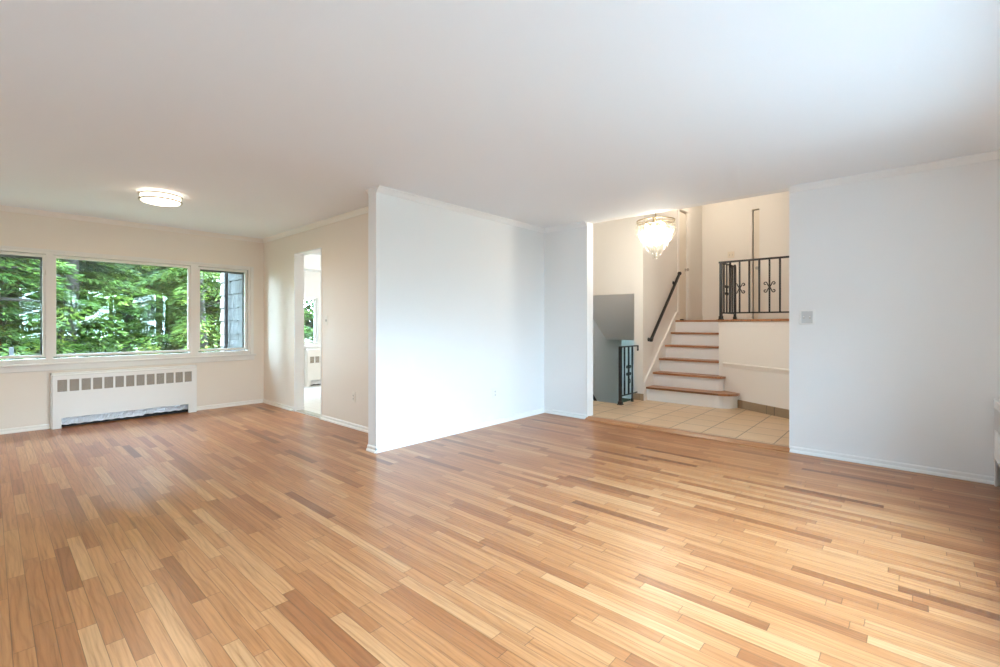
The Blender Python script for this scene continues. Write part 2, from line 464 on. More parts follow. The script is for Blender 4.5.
# kitchen shell
KY = 8.5
KX0, KX1, KZ0, KZ1 = 3.12, 4.25, 0.76, 1.70
wall_open_x('wall_kitchen_window', M['wall'], KY, KY + 0.14, 2.645, 5.72, -0.02, H + 0.005, KX0, KX1, KZ0, KZ1)
struct(B(5.6, 5.72, YP + T, KY, -0.02, H + 0.005).build('wall_kitchen_side', M['wall']))
struct(B(2.68, 2.80, YW + 0.15, KY, -0.3, H + 0.14).build('wall_kitchen_wing', M['wall']))
struct(B(2.88, 5.6, 8.12, KY, 2.17, H).build('wall_kitchen_soffit', M['wall']))
struct(B(XR + T, 5.6, YP, YP + T + 0.02, -0.02, H + 0.005).build('wall_kitchen_inner', M['wall']))

# foyer, stair hall and stairwell shell
struct(MB().box(6.55, 7.96, 3.01, 3.15, -1.4, FC).box(8.37, 9.55, 3.01, 3.15, -1.4, FC).box(7.96, 8.37, 3.01, 3.15, -1.4, LZ).box(7.96, 8.37, 3.01, 3.15, 3.155, FC).box(7.94, 8.40, 3.12, 3.15, LZ, 3.17).build('wall_stair', M['foyer']),
       'cream wall beside the stairs carrying the black handrail', 'wall')
struct(B(6.555, 6.68, 3.15, 4.3, 1.637, FC).build('wall_stairwell_header', M['foyer']))
m = MB()
a = [(6.56, 1.637), (7.51, 0.892), (9.6, 0.892), (9.6, 1.10), (7.60, 1.10), (6.68, 1.80)]
A = [m.bm.verts.new((x, 3.145, z)) for x, z in a]; Bv = [m.bm.verts.new((x, 4.16, z)) for x, z in a]
m.bm.faces.new(A); m.bm.faces.new(Bv[::-1])
for i in range(len(a)):
    j = (i + 1) % len(a); m.bm.faces.new((A[i], Bv[i], Bv[j], A[j]))
struct(m.build('ceiling_stairwell', M['stairwell']), 'sloping grey soffit over the stairs going down', 'soffit')
struct(B(XR + T, 6.555, 4.15, 4.29, -1.4, FC).build('wall_foyer_left', M['foyer']))
struct(B(6.555, 8.09, 4.15, 4.29, -1.4, 1.8).build('wall_stairwell_left', M['stairwell']))
struct(B(6.555, 9.6, 4.16, 4.29, 1.8, FC).build('wall_upper_left', M['foyer']))
struct(B(9.3, 9.42, 3.0, 6.2, -1.4, 1.1).build('wall_lower_far', M['wall']))
struct(B(6.5, 9.42, 3.0, 6.2, -1.5, -1.38).build('floor_lower', M['whitetile']))
wall_open_x('wall_lower_side', M['stairwell'], 6.2, 6.3, 6.4, 9.42, -1.4, 1.1, 8.2, 9.1, -0.3, 0.75)
struct(B(6.4, 6.5, 4.28, 6.3, -1.4, 1.1).build('wall_lower_back', M['stairwell']))
struct(B(6.4, 9.42, 4.29, 6.3, 0.9, 1.0).build('ceiling_lower', M['ceiling']))
struct(B(5.9, 6.05, 3.15, 4.29, -1.5, FZ - 0.012).build('wall_stairwell_front', M['stairwell']))
struct(B(XR + 0.02, 9.6, 0.25, 0.37, -0.15, FC).build('wall_foyer_right', M['foyer']))
DR0, DR1 = 1.34, 2.144
HX = 9.15
wall_open_y('wall_hall_back', M['foyer'], HX, HX + 0.12, 0.25, 4.3, LZ - 0.1, FC, DR0, DR1, LZ - 0.1, 3.22)
struct(B(9.5, 9.6, 0.25, 4.3, 1.1, FC).build('wall_hall_outer', M['foyer']))
struct(B(8.4, 8.52, 0.37, 1.867, LZ, FC).build('wall_hall_front', M['foyer']), 'pale wall standing on the landing behind the iron railing', 'wall')

# angled wall under the landing
C0 = (7.04, 2.085)
dv = Vector((0.39, 0.67)).normalized(); nv = Vector((-dv.y, dv.x))   # nv points towards the camera side
ln = 1.98
E0 = (C0[0] - dv.x * ln, C0[1] - dv.y * ln)
bk = Vector((dv.y, -dv.x)) * 0.12
struct(MB().prism([C0, E0, (E0[0] + bk.x, E0[1] + bk.y), (C0[0] + 0.14, C0[1] - 0.02)], -0.05, LZ - 0.03).build('wall_landing', M['foyer']), 'cream wall under the landing with a chair rail', 'wall')
struct(B(7.04, 7.80, 1.98, 2.085, -0.05, LZ - 0.03).build('wall_stair_right', M['foyer']))
lp = [(7.745, 3.012), (7.745, 2.115), (C0[0] - 0.018, 2.115), (E0[0] + nv.x * 0.03, E0[1] + nv.y * 0.03), (9.41, 0.3), (9.41, 3.012)]
struct(MB().prism(lp, LZ - 0.03, LZ).build('floor_landing', M['stairoak']), 'oak landing floor at the top of the stairs', 'landing')
def along(p, t, off=0.0): return (p[0] - dv.x * t + nv.x * off, p[1] - dv.y * t + nv.y * off)
def rail_on_wall(name, prof, z, t0, t1, mat):
    p0 = along(C0, t0); p1 = along(C0, t1)
    return struct(MB().sweep(prof, (*p0, z), (*p1, z), (nv.x, nv.y)).build(name, mat))
struct(rail_on_wall('trim_2', [(0, 0), (0.012, 0.004), (0.016, 0.020), (0.026, 0.045), (0.026, 0.058), (0, 0.064)], 0.567, 0.09, ln, M['foyer']), 'chair rail along the wall under the landing', 'chair rail')
rail_on_wall('trim_3', [(0, 0), (0.012, 0), (0.012, 0.055), (0, 0.055)], LZ - 0.09, 0.0, ln, M['foyer'])
struct(rail_on_wall('baseboard_landing', [(0, 0), (0.012, 0), (0.012, 0.105), (0.006, 0.11), (0, 0.11)], FZ, 0.31, ln, M['basetile']), 'brown stone tile baseboard under the landing wall', 'baseboard')
struct(B(6.538, 6.551, 3.0, 3.16, FZ, FZ + 0.10).box(6.535, 6.60, 3.15, 3.162, FZ, FZ + 0.1).build('baseboard_stair', M['basetile']))

# ------------------------------------------------------------------ baseboards, crown and casings
BP = [(0, 0), (0.024, 0), (0.024, 0.010), (0.019, 0.020), (0.012, 0.023), (0.012, 0.044), (0.008, 0.052), (0, 0.054)]
CP = [(0, 0), (0.050, 0), (0.048, -0.008), (0.034, -0.014), (0.020, -0.030), (0.013, -0.042), (0.010, -0.050), (0, -0.052)]
n_t = [3]
def run(kind, name, pts, out, mat):
    m = MB()
    z = 0 if kind == 'b' else H
    m.sweep(BP if kind == 'b' else CP, (*pts[0], z), (*pts[1], z), out)
    return struct(m.build(name, mat))
run('b', 'baseboard_partition', [(XP - 0.012, YP), (XR, YP)], (0, -1), M['trim'])
run('b', 'baseboard_partition_end', [(XP, YP - 0.012), (XP, YP + T)], (-1, 0), M['ctrim'])
run('b', 'baseboard_stub', [(XR, YO2 + 0.0), (XR, YP)], (-1, 0), M['trim'])
run('b', 'baseboard_stub_end', [(XR - 0.012, YO2), (XR + 0.03, YO2)], (0, -1), M['trim'])
run('b', 'baseboard_right', [(XR, YB), (XR, YO1)], (-1, 0), M['trim'])
run('b', 'baseboard_dining_side', [(XS, YP + T), (XS, DY0)], (-1, 0), M['ctrim'])
run('b', 'baseboard_dining_corner', [(XS, DY1), (XS, YW)], (-1, 0), M['ctrim'])
run('b', 'baseboard_window_left', [(XL, YW), (0.46, YW)], (0, -1), M['ctrim'])
run('b', 'baseboard_window_right', [(1.86, YW), (XS, YW)], (0, -1), M['ctrim'])
run('b', 'baseboard_left', [(XL, YB), (XL, YW)], (1, 0), M['trim'])
run('c', 'trim_4', [(XP, YP), (XR, YP)], (0, -1), M['trim'])
run('c', 'trim_6', [(XR, YO2), (XR, YP)], (-1, 0), M['trim'])
run('c', 'trim_7', [(XR, YB), (XR, YO1)], (-1, 0), M['trim'])
run('c', 'trim_8', [(XS, YP + T), (XS, YW)], (-1, 0), M['ctrim'])
run('c', 'trim_9', [(XL, YW), (XS, YW)], (0, -1), M['ctrim'])
run('c', 'trim_10', [(XP, YP + T), (XS, YP + T)], (0, 1), M['ctrim'])
run('c', 'trim_11', [(XL, YB), (XL, YW)], (1, 0), M['trim'])
# partition end corner strip, opening end strip, doorway jambs
struct(B(XP - 0.004, XP + 0.035, YP - 0.005, YP + 0.0, 0.07, H - 0.05).build('trim_12', M['trim']))
struct(B(XR - 0.006, XR + T + 0.006, YO2 - 0.008, YO2 + 0.001, 0.0, H).build('trim_13', M['trim']))
struct(B(XR - 0.004, XR + T, YO1 - 0.0, YO1 + 0.006, FZ, H).build('trim_14', M['trim']))
m = MB()
m.box(XS - 0.006, XS + 0.124, DY1 - 0.012, DY1 + 0.0, 0, DZ); m.box(XS - 0.006, XS + 0.124, DY0, DY0 + 0.012, 0, DZ); m.box(XS - 0.006, XS + 0.124, DY0, DY1, DZ - 0.012, DZ)

struct(m.build('trim_15', M['trim']), 'white casing around the narrow kitchen doorway', 'door casing')
run('b', 'baseboard_jamb', [(XS - 0.006, DY1 - 0.012), (XS + 0.124, DY1 - 0.012)], (0, -1), M['trim'])
struct(B(XS + 0.01, XS + 0.1, DY0 + 0.012, DY1 - 0.03, 0, 0.014, bev=0.004).build('trim_16', M['nickel']))

# ------------------------------------------------------------------ dining window
def picture_window(name, label, x0, x1, y, z0, z1, depth, panes, casements, out, mat, handle=True):
    """window in a wall normal to Y; inside face at y, outward direction out (+1/-1). panes: glass x ranges"""
    w = empty(name, ((x0 + x1) / 2, y, z0)); struct(w, label, 'window')
    ox, oy, oz = w.location
    def yy(a, b): return tuple(sorted((out * a, out * b)))
    def bx(m, xa, xb, ya, yb, za, zb, bev=0.0):
        c, d = yy(ya, yb); m.box(xa - ox, xb - ox, c, d, za - oz, zb - oz, bev)
    gz0, gz1 = z0 + 0.095, z1 - 0.065
    m = MB()
    bx(m, x0, x1, 0.0, depth, z0, z0 + 0.05); bx(m, x0, x1, 0.0, depth, z1 - 0.03, z1)
    bx(m, x0, x0 + 0.03, 0.0, depth, z0 + 0.05, z1 - 0.03); bx(m, x1 - 0.03, x1, 0.0, depth, z0 + 0.05, z1 - 0.03)
    for (a, b), (c, d) in zip(panes, panes[1:]):
        mid = (b + c) / 2; hw = (c - b) / 2 - 0.026
        bx(m, mid - hw, mid + hw, 0.0, depth, z0 + 0.05, z1 - 0.03)
    m.build('window_frame', mat, w)
    m = MB()
    bx(m, x0 - 0.04, x1 + 0.04, -0.014, 0.0, z1, z1 + 0.022); bx(m, x0 - 0.04, x0, -0.014, 0, z0, z1); bx(m, x1, x1 + 0.04, -0.014, 0, z0, z1)
    m.build('casing', mat, w)
    m = MB()
    bx(m, x0 - 0.07, x1 + 0.07, -0.045, 0.03, z0 - 0.022, z0 + 0.002, 0.006)
    m.build('stool', mat, w)
    m = MB(); bx(m, x0 - 0.05, x1 + 0.05, -0.018, 0, z0 - 0.085, z0 - 0.022, 0.004); m.build('apron', mat, w)
    for i, (a, b) in enumerate(panes):
        m = MB(); s = 0.028; yi = 0.022
        bx(m, a - s, a, yi, 0.075, gz0 - s, gz1 + s, 0.003); bx(m, b, b + s, yi, 0.075, gz0 - s, gz1 + s, 0.003)
        bx(m, a, b, yi, 0.075, gz0 - s, gz0, 0.003); bx(m, a, b, yi, 0.075, gz1, gz1 + s, 0.003)
        sa = m.build('sash', mat, w)
        m = MB(); bx(m, a - 0.004, b + 0.004, 0.050, 0.055, gz0 - 0.004, gz1 + 0.004); m.build('pane', M['glass'], sa)
        if i in casements:
            m = MB(); q = 0.016
            bx(m, a - 0.004, a + q * 0.4, 0.078, 0.09, gz0, gz1); bx(m, b - q, b + 0.004, 0.078, 0.09, gz0, gz1)
            bx(m, a, b, 0.078, 0.09, gz1 - 0.024, gz1 + 0.006)
            m.build('screen_frame', M['screen'], sa)
            hx = b + s + 0.003 if casements[i] > 0 else a - s - 0.003
            for hz in (gz0 + 0.17, gz1 - 0.2):
                m = MB(); bx(m, hx - 0.006, hx + 0.006, 0.004, 0.026, hz, hz + 0.06, 0.002); m.build('hinge', M['brass'], sa)
            if handle:
                cx = a + 0.10 if casements[i] > 0 else b - 0.12
                m = MB(); bx(m, cx - 0.05, cx + 0.05, -0.006, 0.03, gz0 - 0.07, gz0 - 0.05, 0.004)
                m.tube([(cx - ox, out * 0.0, gz0 - 0.055 - oz), (cx - ox + 0.02, -out * 0.03, gz0 - 0.045 - oz), (cx - ox + 0.09, -out * 0.03, gz0 - 0.035 - oz)], 0.006, 8)
                m.build('crank_handle', mat, sa)
    return w
picture_window('window_1', 'long three-part dining window with cream frame above the radiator cover', VX0, VX1, YW, VZ0, VZ1, 0.12,
               [(-0.17, 0.405), (0.517, 1.80), (1.94, 2.51)], {0: 1, 2: -1}, 1, M['frame'])
picture_window('window_2', 'wide living room window mirrored in the dining window glass', WX0, WX1, YB, WZ0, WZ1, 0.12,
               [(0.52, 1.08), (1.22, 3.03), (3.17, 3.73)], {0: 1, 2: -1}, -1, M['frame'])
picture_window('window_3', 'kitchen window seen through the narrow doorway', KX0, KX1, KY, KZ0, KZ1, 0.11, [(3.19, 4.18)], {}, 1, M['trim'])

# ------------------------------------------------------------------ radiator covers
def radiator(label, x0, x1, y_wall, depth, face, h, gx0, gx1, n, gz0, gz1, px0, px1, pz, slot=False):
    """cover on a wall normal to Y; face = direction (+1/-1) its front looks along Y"""
    w = empty('radiator_cover', ((x0 + x1) / 2, y_wall + face * depth / 2, 0)); tag(w, label, 'radiator cover')
    ox, oy, _ = w.location
    yf = y_wall + face * depth - oy; yb = y_wall + face * 0.006 - oy
    def bx(m, xa, xb, ya, yb_, za, zb, bev=0.0):
        c, d = sorted((ya, yb_)); m.box(xa - ox, xb - ox, c, d, za, zb, bev)
    t = 0.012 * face
    m = MB()
    bx(m, x0, px0, yf - t, yf, 0.0, pz); bx(m, px1, x1, yf - t, yf, 0.0, pz)
    bx(m, x0, x1, yf - t, yf, pz, gz0)
    bx(m, x0, gx0, yf - t, yf, gz0, gz1); bx(m, gx1, x1, yf - t, yf, gz0, gz1)
    pit = (gx1 - gx0 + 0.02) / n if not slot else (gx1 - gx0 + 0.014) / n
    gap = 0.02 if not slot else 0.014
    for k in range(n - 1):
        e = gx0 + pit * (k + 1)
        bx(m, e - gap, e, yf - t, yf, gz0, gz1)
    bx(m, x0, x1, yf - t, yf, gz1, h)
    m.build('front_panel', M['rad'], w)
    m = MB(); bx(m, x0 - 0.004, x1 + 0.004, yb, yf + face * 0.004, h, h + 0.014, 0.004)
    m.build('top', M['rad'], w)
    for xa in (x0, x1 - 0.012):
        m = MB(); bx(m, xa, xa + 0.012, yb, yf - t, 0.0, h); m.build('side_panel', M['rad'], w)
    m = MB(); tz = 0.013
    bx(m, x0 - tz, x0, yb, yf - face * 0.035, 0, h + 0.03); bx(m, x1, x1 + tz, yb, yf - face * 0.035, 0, h + 0.03); bx(m, x0 - tz, x1 + tz, yb, yf - face * 0.035, h + 0.014, h + 0.03)
    m.build('edge_trim', M['rad'], w)
    for k in range(n):
        m = MB(); e = gx0 + pit * k
        bx(m, e, e + pit - gap, yf - t * 1.6, yf - t * 0.9, gz0, gz1)
        m.build('grille', M['radmesh'] if not slot else M['slot'], w)
    m = MB(); bx(m, x0 + 0.012, x1 - 0.012, yb, yb + face * 0.004, 0.0, h - 0.01); m.build('back_panel', M['dark'], w)  # near-black back stands in for the shade inside the cover
    if slot: return w
    # crinkled foil insulation along the bottom gap
    m = MB(); N = 90; rr = random.Random(3)
    rows = []
    for i in range(N + 1):
        x = px0 - 0.02 + (px1 - px0 + 0.04) * i / N
        s = 0.030 + 0.003 * math.sin(i * 0.9) + (0.012 if i > N * 0.62 else 0.0)
        rows.append([m.bm.verts.new((x - ox, yf - face * (0.045 + 0.010 * rr.random() + 0.006 * k), s + (pz + 0.03 - s) * k / 4)) for k in range(5)])
    for a, b in zip(rows, rows[1:]):
        for k in range(4): m.bm.faces.new((a[k], b[k], b[k + 1], a[k + 1]))
    m.build('foil_lining', M['foil'], w)
    return w
radiator('long white radiator cover with thirteen brown mesh squares under the dining window', 0.478, 1.862, YW, 0.108, -1, 0.592, 0.516, 1.81, 13, 0.412, 0.547, 0.55, 1.77, 0.117)
radiator('white radiator cover under the kitchen window', 3.97, 5.2, KY, 0.11, -1, 0.68, 4.02, 5.13, 11, 0.44, 0.56, 4.03, 5.1, 0.12)
radiator('white radiator cover cut by the photo edge at the end of the long white wall', 3.55, 4.925, YB, 0.12, 1, 0.62, 3.62, 4.90, 26, 0.42, 0.57, 3.62, 4.89, 0.20, slot=True)

# ------------------------------------------------------------------ ceiling light
def ceiling_light(loc, label):
    w = empty('ceiling_light', loc); tag(w, label, 'ceiling light')
    MB().lathe([(0, 0), (0.13, 0), (0.13, -0.026), (0, -0.026)], seg=40).build('base', M['plate'], w, True)
    MB().lathe([(0.0, -0.024), (0.155, -0.024), (0.160, -0.028), (0.160, -0.080), (0.150, -0.092), (0.11, -0.103), (0.05, -0.109), (0.0, -0.110)], seg=56).build('diffuser', M['diffuser'], w, True)
    for z in (-0.030, -0.078):
        MB().lathe([(0.158, z + 0.004), (0.172, z + 0.005), (0.176, z), (0.172, z - 0.007), (0.158, z - 0.007), (0.158, z + 0.004)], seg=56).build('ring', M['nickel'], w, True)
    return w
DIN = ceiling_light((1.11, 5.39, H), 'round flush ceiling light with two metal rings in the dining area')
HALL_FILL = ceiling_light((8.0, 2.5, FC), 'unseen round fill light added over the upstairs hall, above the staircase')  # unseen fixture added to brighten the upstairs hall
KIT_FILL = ceiling_light((4.5, 6.3, H), 'unseen round fill light added in the white kitchen behind the narrow doorway')  # added out of sight to light the kitchen
def glow(w, e, col, dz, rad=0.12):
    l = bpy.data.lights.new('lamp_glow', 'POINT'); l.energy = e; l.color = col; l.shadow_soft_size = rad
    o = bpy.data.objects.new('lamp_glow', l); COL.objects.link(o); o.parent = w; o.location = (0, 0, dz)
glow(HALL_FILL, 11, (1, 0.90, 0.74), -0.25)  # fill from the added hall fixture
dl = bpy.data.lights.new('lamp_glow', 'AREA'); dl.shape = 'DISK'; dl.size = 0.26; dl.energy = 14; dl.color = (1, 0.79, 0.55)
do = bpy.data.objects.new('lamp_glow', dl); COL.objects.link(do); do.parent = DIN; do.location = (0, 0, -0.113)
glow(KIT_FILL, 45, (1, 0.95, 0.88), -0.25)  # fill from the added kitchen fixture

# ------------------------------------------------------------------ chandelier
def chandelier(loc, top):
    x, y, z = loc
    w = empty('chandelier', loc); tag(w, 'lit tiered chandelier of hanging glass drops above the foyer', 'chandelier')
    hh = top - z
    MB().lathe([(0, hh), (0.065, hh), (0.06, hh - 0.02), (0.02, hh - 0.035), (0, hh - 0.035)], seg=24).build('canopy', M['brass'], w, True)
    MB().tube([(0, 0, hh - 0.03), (0, 0, 0.0)], 0.007, 8).build('hanging_rod', M['brass'], w)
    tiers = [(0.225, 0.00, 22, 0.190), (0.194, -0.048, 19, 0.180), (0.161, -0.100, 16, 0.165), (0.128, -0.160, 13, 0.160), (0.095, -0.216, 10, 0.150), (0.061, -0.268, 7, 0.145), (0.027, -0.320, 4, 0.145)]
    m = MB()
    for r, dz, n, L in tiers:
        m.lathe([(r - 0.006, dz + 0.006), (r + 0.006, dz + 0.006), (r + 0.006, dz - 0.004), (r - 0.006, dz - 0.004), (r - 0.006, dz + 0.006)], seg=36)
    for k in range(4):
        a = k * PI / 2 + 0.3
        for (r, dz, n, L), (r2, dz2, n2, L2) in zip(tiers, tiers[1:]):
            m.tube([(r * math.cos(a), r * math.sin(a), dz), (r2 * math.cos(a), r2 * math.sin(a), dz2)], 0.004, 6)
        m.tube([(0, 0, 0.0), (0.225 * math.cos(a), 0.225 * math.sin(a), 0)], 0.005, 6)
    m.build('frame', M['brass'], w)
    protos = {}
    for r, dz, n, L in tiers:
        for k in range(n):
            if L not in protos:
                q = 0.018
                p = MB().lathe([(0, -0.004), (q * 0.45, -0.006), (q * 0.7, -0.03), (q, -L * 0.45), (q * 1.05, -L * 0.75), (q * 0.85, -L * 0.93), (q * 0.4, -L * 0.99), (0, -L)], seg=9)
                d = p.build('glass_drop', M['crystal'], w, True); protos[L] = d
            else:
                d = protos[L].copy(); COL.objects.link(d); d.parent = w
            a = 2 * PI * (k + 0.35 * (r * 10 % 1)) / n
            d.location = (r * math.cos(a), r * math.sin(a), dz)
            d.rotation_euler = (0, 0, a)
    for k in range(6):
        a = 2 * PI * k / 6 + 0.2
        s = MB().lathe([(0, 0.0), (0.010, 0.0), (0.012, -0.03), (0, -0.03)], (0.11 * math.cos(a), 0.11 * math.sin(a), 0.0), 10).build('socket', M['brass'], w, True)
        MB().lathe([(0, -0.03), (0.010, -0.034), (0.021, -0.065), (0.019, -0.09), (0.009, -0.115), (0, -0.125)], (0.11 * math.cos(a), 0.11 * math.sin(a), 0.0), 12).build('bulb', M['bulb'], s, True)
    l = bpy.data.lights.new('chandelier_glow', 'POINT'); l.energy = 64; l.color = (1, 0.95, 0.88); l.shadow_soft_size = 0.10
    lo = bpy.data.objects.new('chandelier_glow', l); COL.objects.link(lo); lo.parent = w; lo.location = (0, 0, -0.20)
chandelier((5.55, 2.385, 2.455), FC)

# ------------------------------------------------------------------ staircase
st = empty('staircase', (6.6, 3.0, FZ)); tag(st, 'six-step staircase with oak treads and white risers up to the landing', 'staircase')
ox, oy, oz = st.location
RZ = (LZ - FZ) / 6; GO = 0.235; FX = 6.632; YL = 3.008
def wallY(x): return C0[1] + (x - C0[0]) * dv.y / dv.x
def arc(p0, p1, bulge, n=7):
    """quadratic curve p0 -> p1 with control point bulge"""
    return [((1 - t) ** 2 * p0[0] + 2 * t * (1 - t) * bulge[0] + t * t * p1[0], (1 - t) ** 2 * p0[1] + 2 * t * (1 - t) * bulge[1] + t * t * p1[1]) for t in [i / n for i in range(n + 1)]]
def step_poly(k, over):
    x = FX + GO * k - over
    back = 7.76
    if k == 0:
        e = along(C0, 0.345 + over, 0.004)
        return [(back, YL), (x, YL)] + arc((x, 2.02), e, (x, e[1] + 0.02 - over)) + [along(C0, 0.0, 0.004), (back, 2.09)]
    if k == 1:
        e = along(C0, 0.10 + over, 0.004)
        return [(back, YL), (x, YL)] + arc((x, 2.15), e, (x, e[1] + 0.0)) + [along(C0, 0.0, 0.004), (back, 2.09)]
    return [(back, YL), (x, YL), (x, 2.09), (back, 2.09)]
def loc(poly): return [(a - ox, b - oy) for a, b in poly]
for k in range(6):
    z0 = RZ * k; z1 = z0 + RZ
    MB().prism(loc(step_poly(k, 0.0)), z0 if k else 0.0, z1 - 0.028).build('riser', M['trim'], st)
    if k < 5:
        m = MB().prism(loc(step_poly(k, 0.032)), z1 - 0.028, z1)
        m.build('tread', M['stairoak'], st)
# skirt board on the handrail wall
m = MB()
zn = lambda x: RZ + (x - FX) * RZ / GO
prof = [(6.552, 0.0), (6.552, zn(6.552) + 0.13), (7.80, LZ - FZ + 0.13), (7.95, LZ - FZ + 0.13), (7.95, LZ - FZ - 0.02), (7.76, LZ - FZ - 0.2), (FX + 0.3, 0.0)]
a = [m.bm.verts.new((x - ox, 3.009 - oy, z)) for x, z in prof]; b = [m.bm.verts.new((x - ox, 2.985 - oy, z)) for x, z in prof]
m.bm.faces.new(a); m.bm.faces.new(b[::-1])
for i in range(len(prof)):
    j = (i + 1) % len(prof); m.bm.faces.new((a[i], a[j], b[j], b[i]))
m.build('skirt_board', M['foyer'], st)
m = MB()
m.tube([(6.552 - ox, 2.985 - oy, zn(6.552) + 0.13), (7.80 - ox, 2.985 - oy, LZ - FZ + 0.13), (7.95 - ox, 2.985 - oy, LZ - FZ + 0.13)], 0.011, 6)
m.build('skirt_moulding', M['foyer'], st)
# stairs going down
sd = empty('staircase', (6.06, 3.65, FZ)); tag(sd, 'stairs going down behind the short iron railing', 'staircase')
for k in range(7):
    MB().box(0.24 * k, 0.24 * k + 0.27, -0.495, 0.495, -RZ * (k + 1) - 0.04, -RZ * (k + 1)).build('tread', M['stairoak'], sd)
    MB().box(0.24 * k + 0.24, 0.24 * k + 0.255, -0.495, 0.495, -RZ * (k + 2), -RZ * (k + 1) - 0.04).build('riser', M['trim'], sd)

# ------------------------------------------------------------------ ironwork
def scroll_part(parent, c, ax, mat):
    """four little curls around a collar on a baluster; ax = horizontal direction of the panel"""
    m = MB(); A = Vector((ax[0], ax[1], 0)); Z = Vector((0, 0, 1)); c = Vector(c)
    for sx in (-1, 1):
        for sz in (-1, 1):
            pts = []
            for i in range(19):
                t = i / 18
                if t < 0.3:
                    q = t / 0.3; u = 0.006 + 0.024 * q; v = 0.008 + 0.045 * q ** 1.3
                else:
                    q = (t - 0.3) / 0.7; a = PI - q * 2 * PI * 0.92; rad = 0.021 * (1 - 0.55 * q)
                    u = 0.030 + 0.021 + rad * math.cos(a) ; v = 0.053 + rad * math.sin(a) - 0.006 * q
                pts.append(c + A * (sx * u) + Z * (sz * v))
            m.tube(pts, 0.0068, 6)
    m.lathe([(0, -0.022), (0.012, -0.022), (0.014, 0), (0.012, 0.022), (0, 0.022)], c, 10)
    return m.build('scroll', mat, parent, True)
def bar(z0, z1, x, y, r, twist):
    n = 28 if twist else 1
    return MB().tube([(x, y, z0 + (z1 - z0) * i / n) for i in range(n + 1)], r, 4, twist)
def post_part(parent, x, y, z0, z1, r, ball=False):
    m = MB().tube([(x, y, z0), (x, y, z1)], r, 4)
    m.box(x - r * 1.35, x + r * 1.35, y - r * 1.35, y + r * 1.35, z0, z0 + 0.012, 0.003)
    m.box(x - r * 1.05, x + r * 1.05, y - r * 1.05, y + r * 1.05, z0 + 0.012, z0 + 0.05, 0.004)
    if ball: m.lathe([(0, -0.02), (0.012, -0.018), (0.018, 0), (0.012, 0.018), (0, 0.02)], (x, y, z1 + 0.012), 12)
    return m.build('post', M['iron'], parent)
# landing railing: corner at (7.1, 2.075)
rl = empty('railing', (7.10, 2.075, LZ)); tag(rl, 'black wrought iron railing with scrolls along the landing edge', 'railing')
ZT = 2.072 - LZ; ZBm = 0.095
post_part(rl, 0, 0, 0, ZT, 0.025)
post_part(rl, 0.70, 0.0, 0, ZT - 0.0, 0.023, True)
YE = -1.70
MB().box(-0.022, 0.022, YE, 0.027, ZT - 0.016, ZT + 0.008, 0.003).build('top_rail', M['iron'], rl)
MB().box(-0.011, 0.011, YE, 0.0, ZBm - 0.010, ZBm + 0.010).build('bottom_rail', M['iron'], rl)
MB().box(-0.02, 0.71, -0.017, 0.017, ZT - 0.012, ZT + 0.004, 0.003).build('top_rail', M['iron'], rl)
MB().box(0, 0.70, -0.008, 0.008, ZBm - 0.006, ZBm + 0.008).build('bottom_rail', M['iron'], rl)
for k in range(1, 14):
    y = -0.124 * k
    bb = bar(ZBm, ZT - 0.01, 0, y, 0.0135, 0 if k % 3 == 2 else 60).build('baluster', M['iron'], rl)
    if k % 3 == 2: scroll_part(bb, (0, y, 0.44), (0, 1), M['iron'])
for k in range(1, 5):
    x = 0.14 * k
    bb = bar(ZBm, ZT - 0.01, x, 0, 0.0135, 0 if k == 2 else 60).build('baluster', M['iron'], rl)
    if k == 2: scroll_part(bb, (x, 0, 0.44), (1, 0), M['iron'])
# short railing at the stairs going down
r2 = empty('railing', (5.99, 3.09, FZ)); tag(r2, 'short black iron railing guarding the stairs going down', 'railing')
zt = 0.82
post_part(r2, 0, 0, 0, zt, 0.027)
post_part(r2, 0.37, 0, 0, 0.13, 0.014)
MB().box(-0.025, 0.55, -0.016, 0.016, zt - 0.010, zt + 0.008, 0.003).build('top_rail', M['iron'], r2)
MB().tube([(0.55, 0, zt - 0.004), (0.565, 0, zt - 0.02), (0.562, 0, zt - 0.06), (0.55, 0, zt - 0.07)], 0.013, 8).build('rail_end', M['iron'], r2)
MB().box(0, 0.53, -0.008, 0.008, 0.115, 0.13).build('bottom_rail', M['iron'], r2)
for k, (x, tw) in enumerate(((0.125, 60), (0.255, 0), (0.37, 60))):
    bb = bar(0.12, zt - 0.005, x, 0, 0.0135, tw).build('baluster', M['iron'], r2)
    if k == 1:
        scroll_part(bb, (x, 0, 0.47), (1, 0), M['iron'])
        m = MB(); m.tube([(x + 0.02 * math.cos(a) + 0.03, 0.0, 0.31 + 0.03 * math.sin(a)) for a in [i * 0.5 - 1.2 for i in range(10)]], 0.006, 6); m.build('scroll', M['iron'], bb, True)
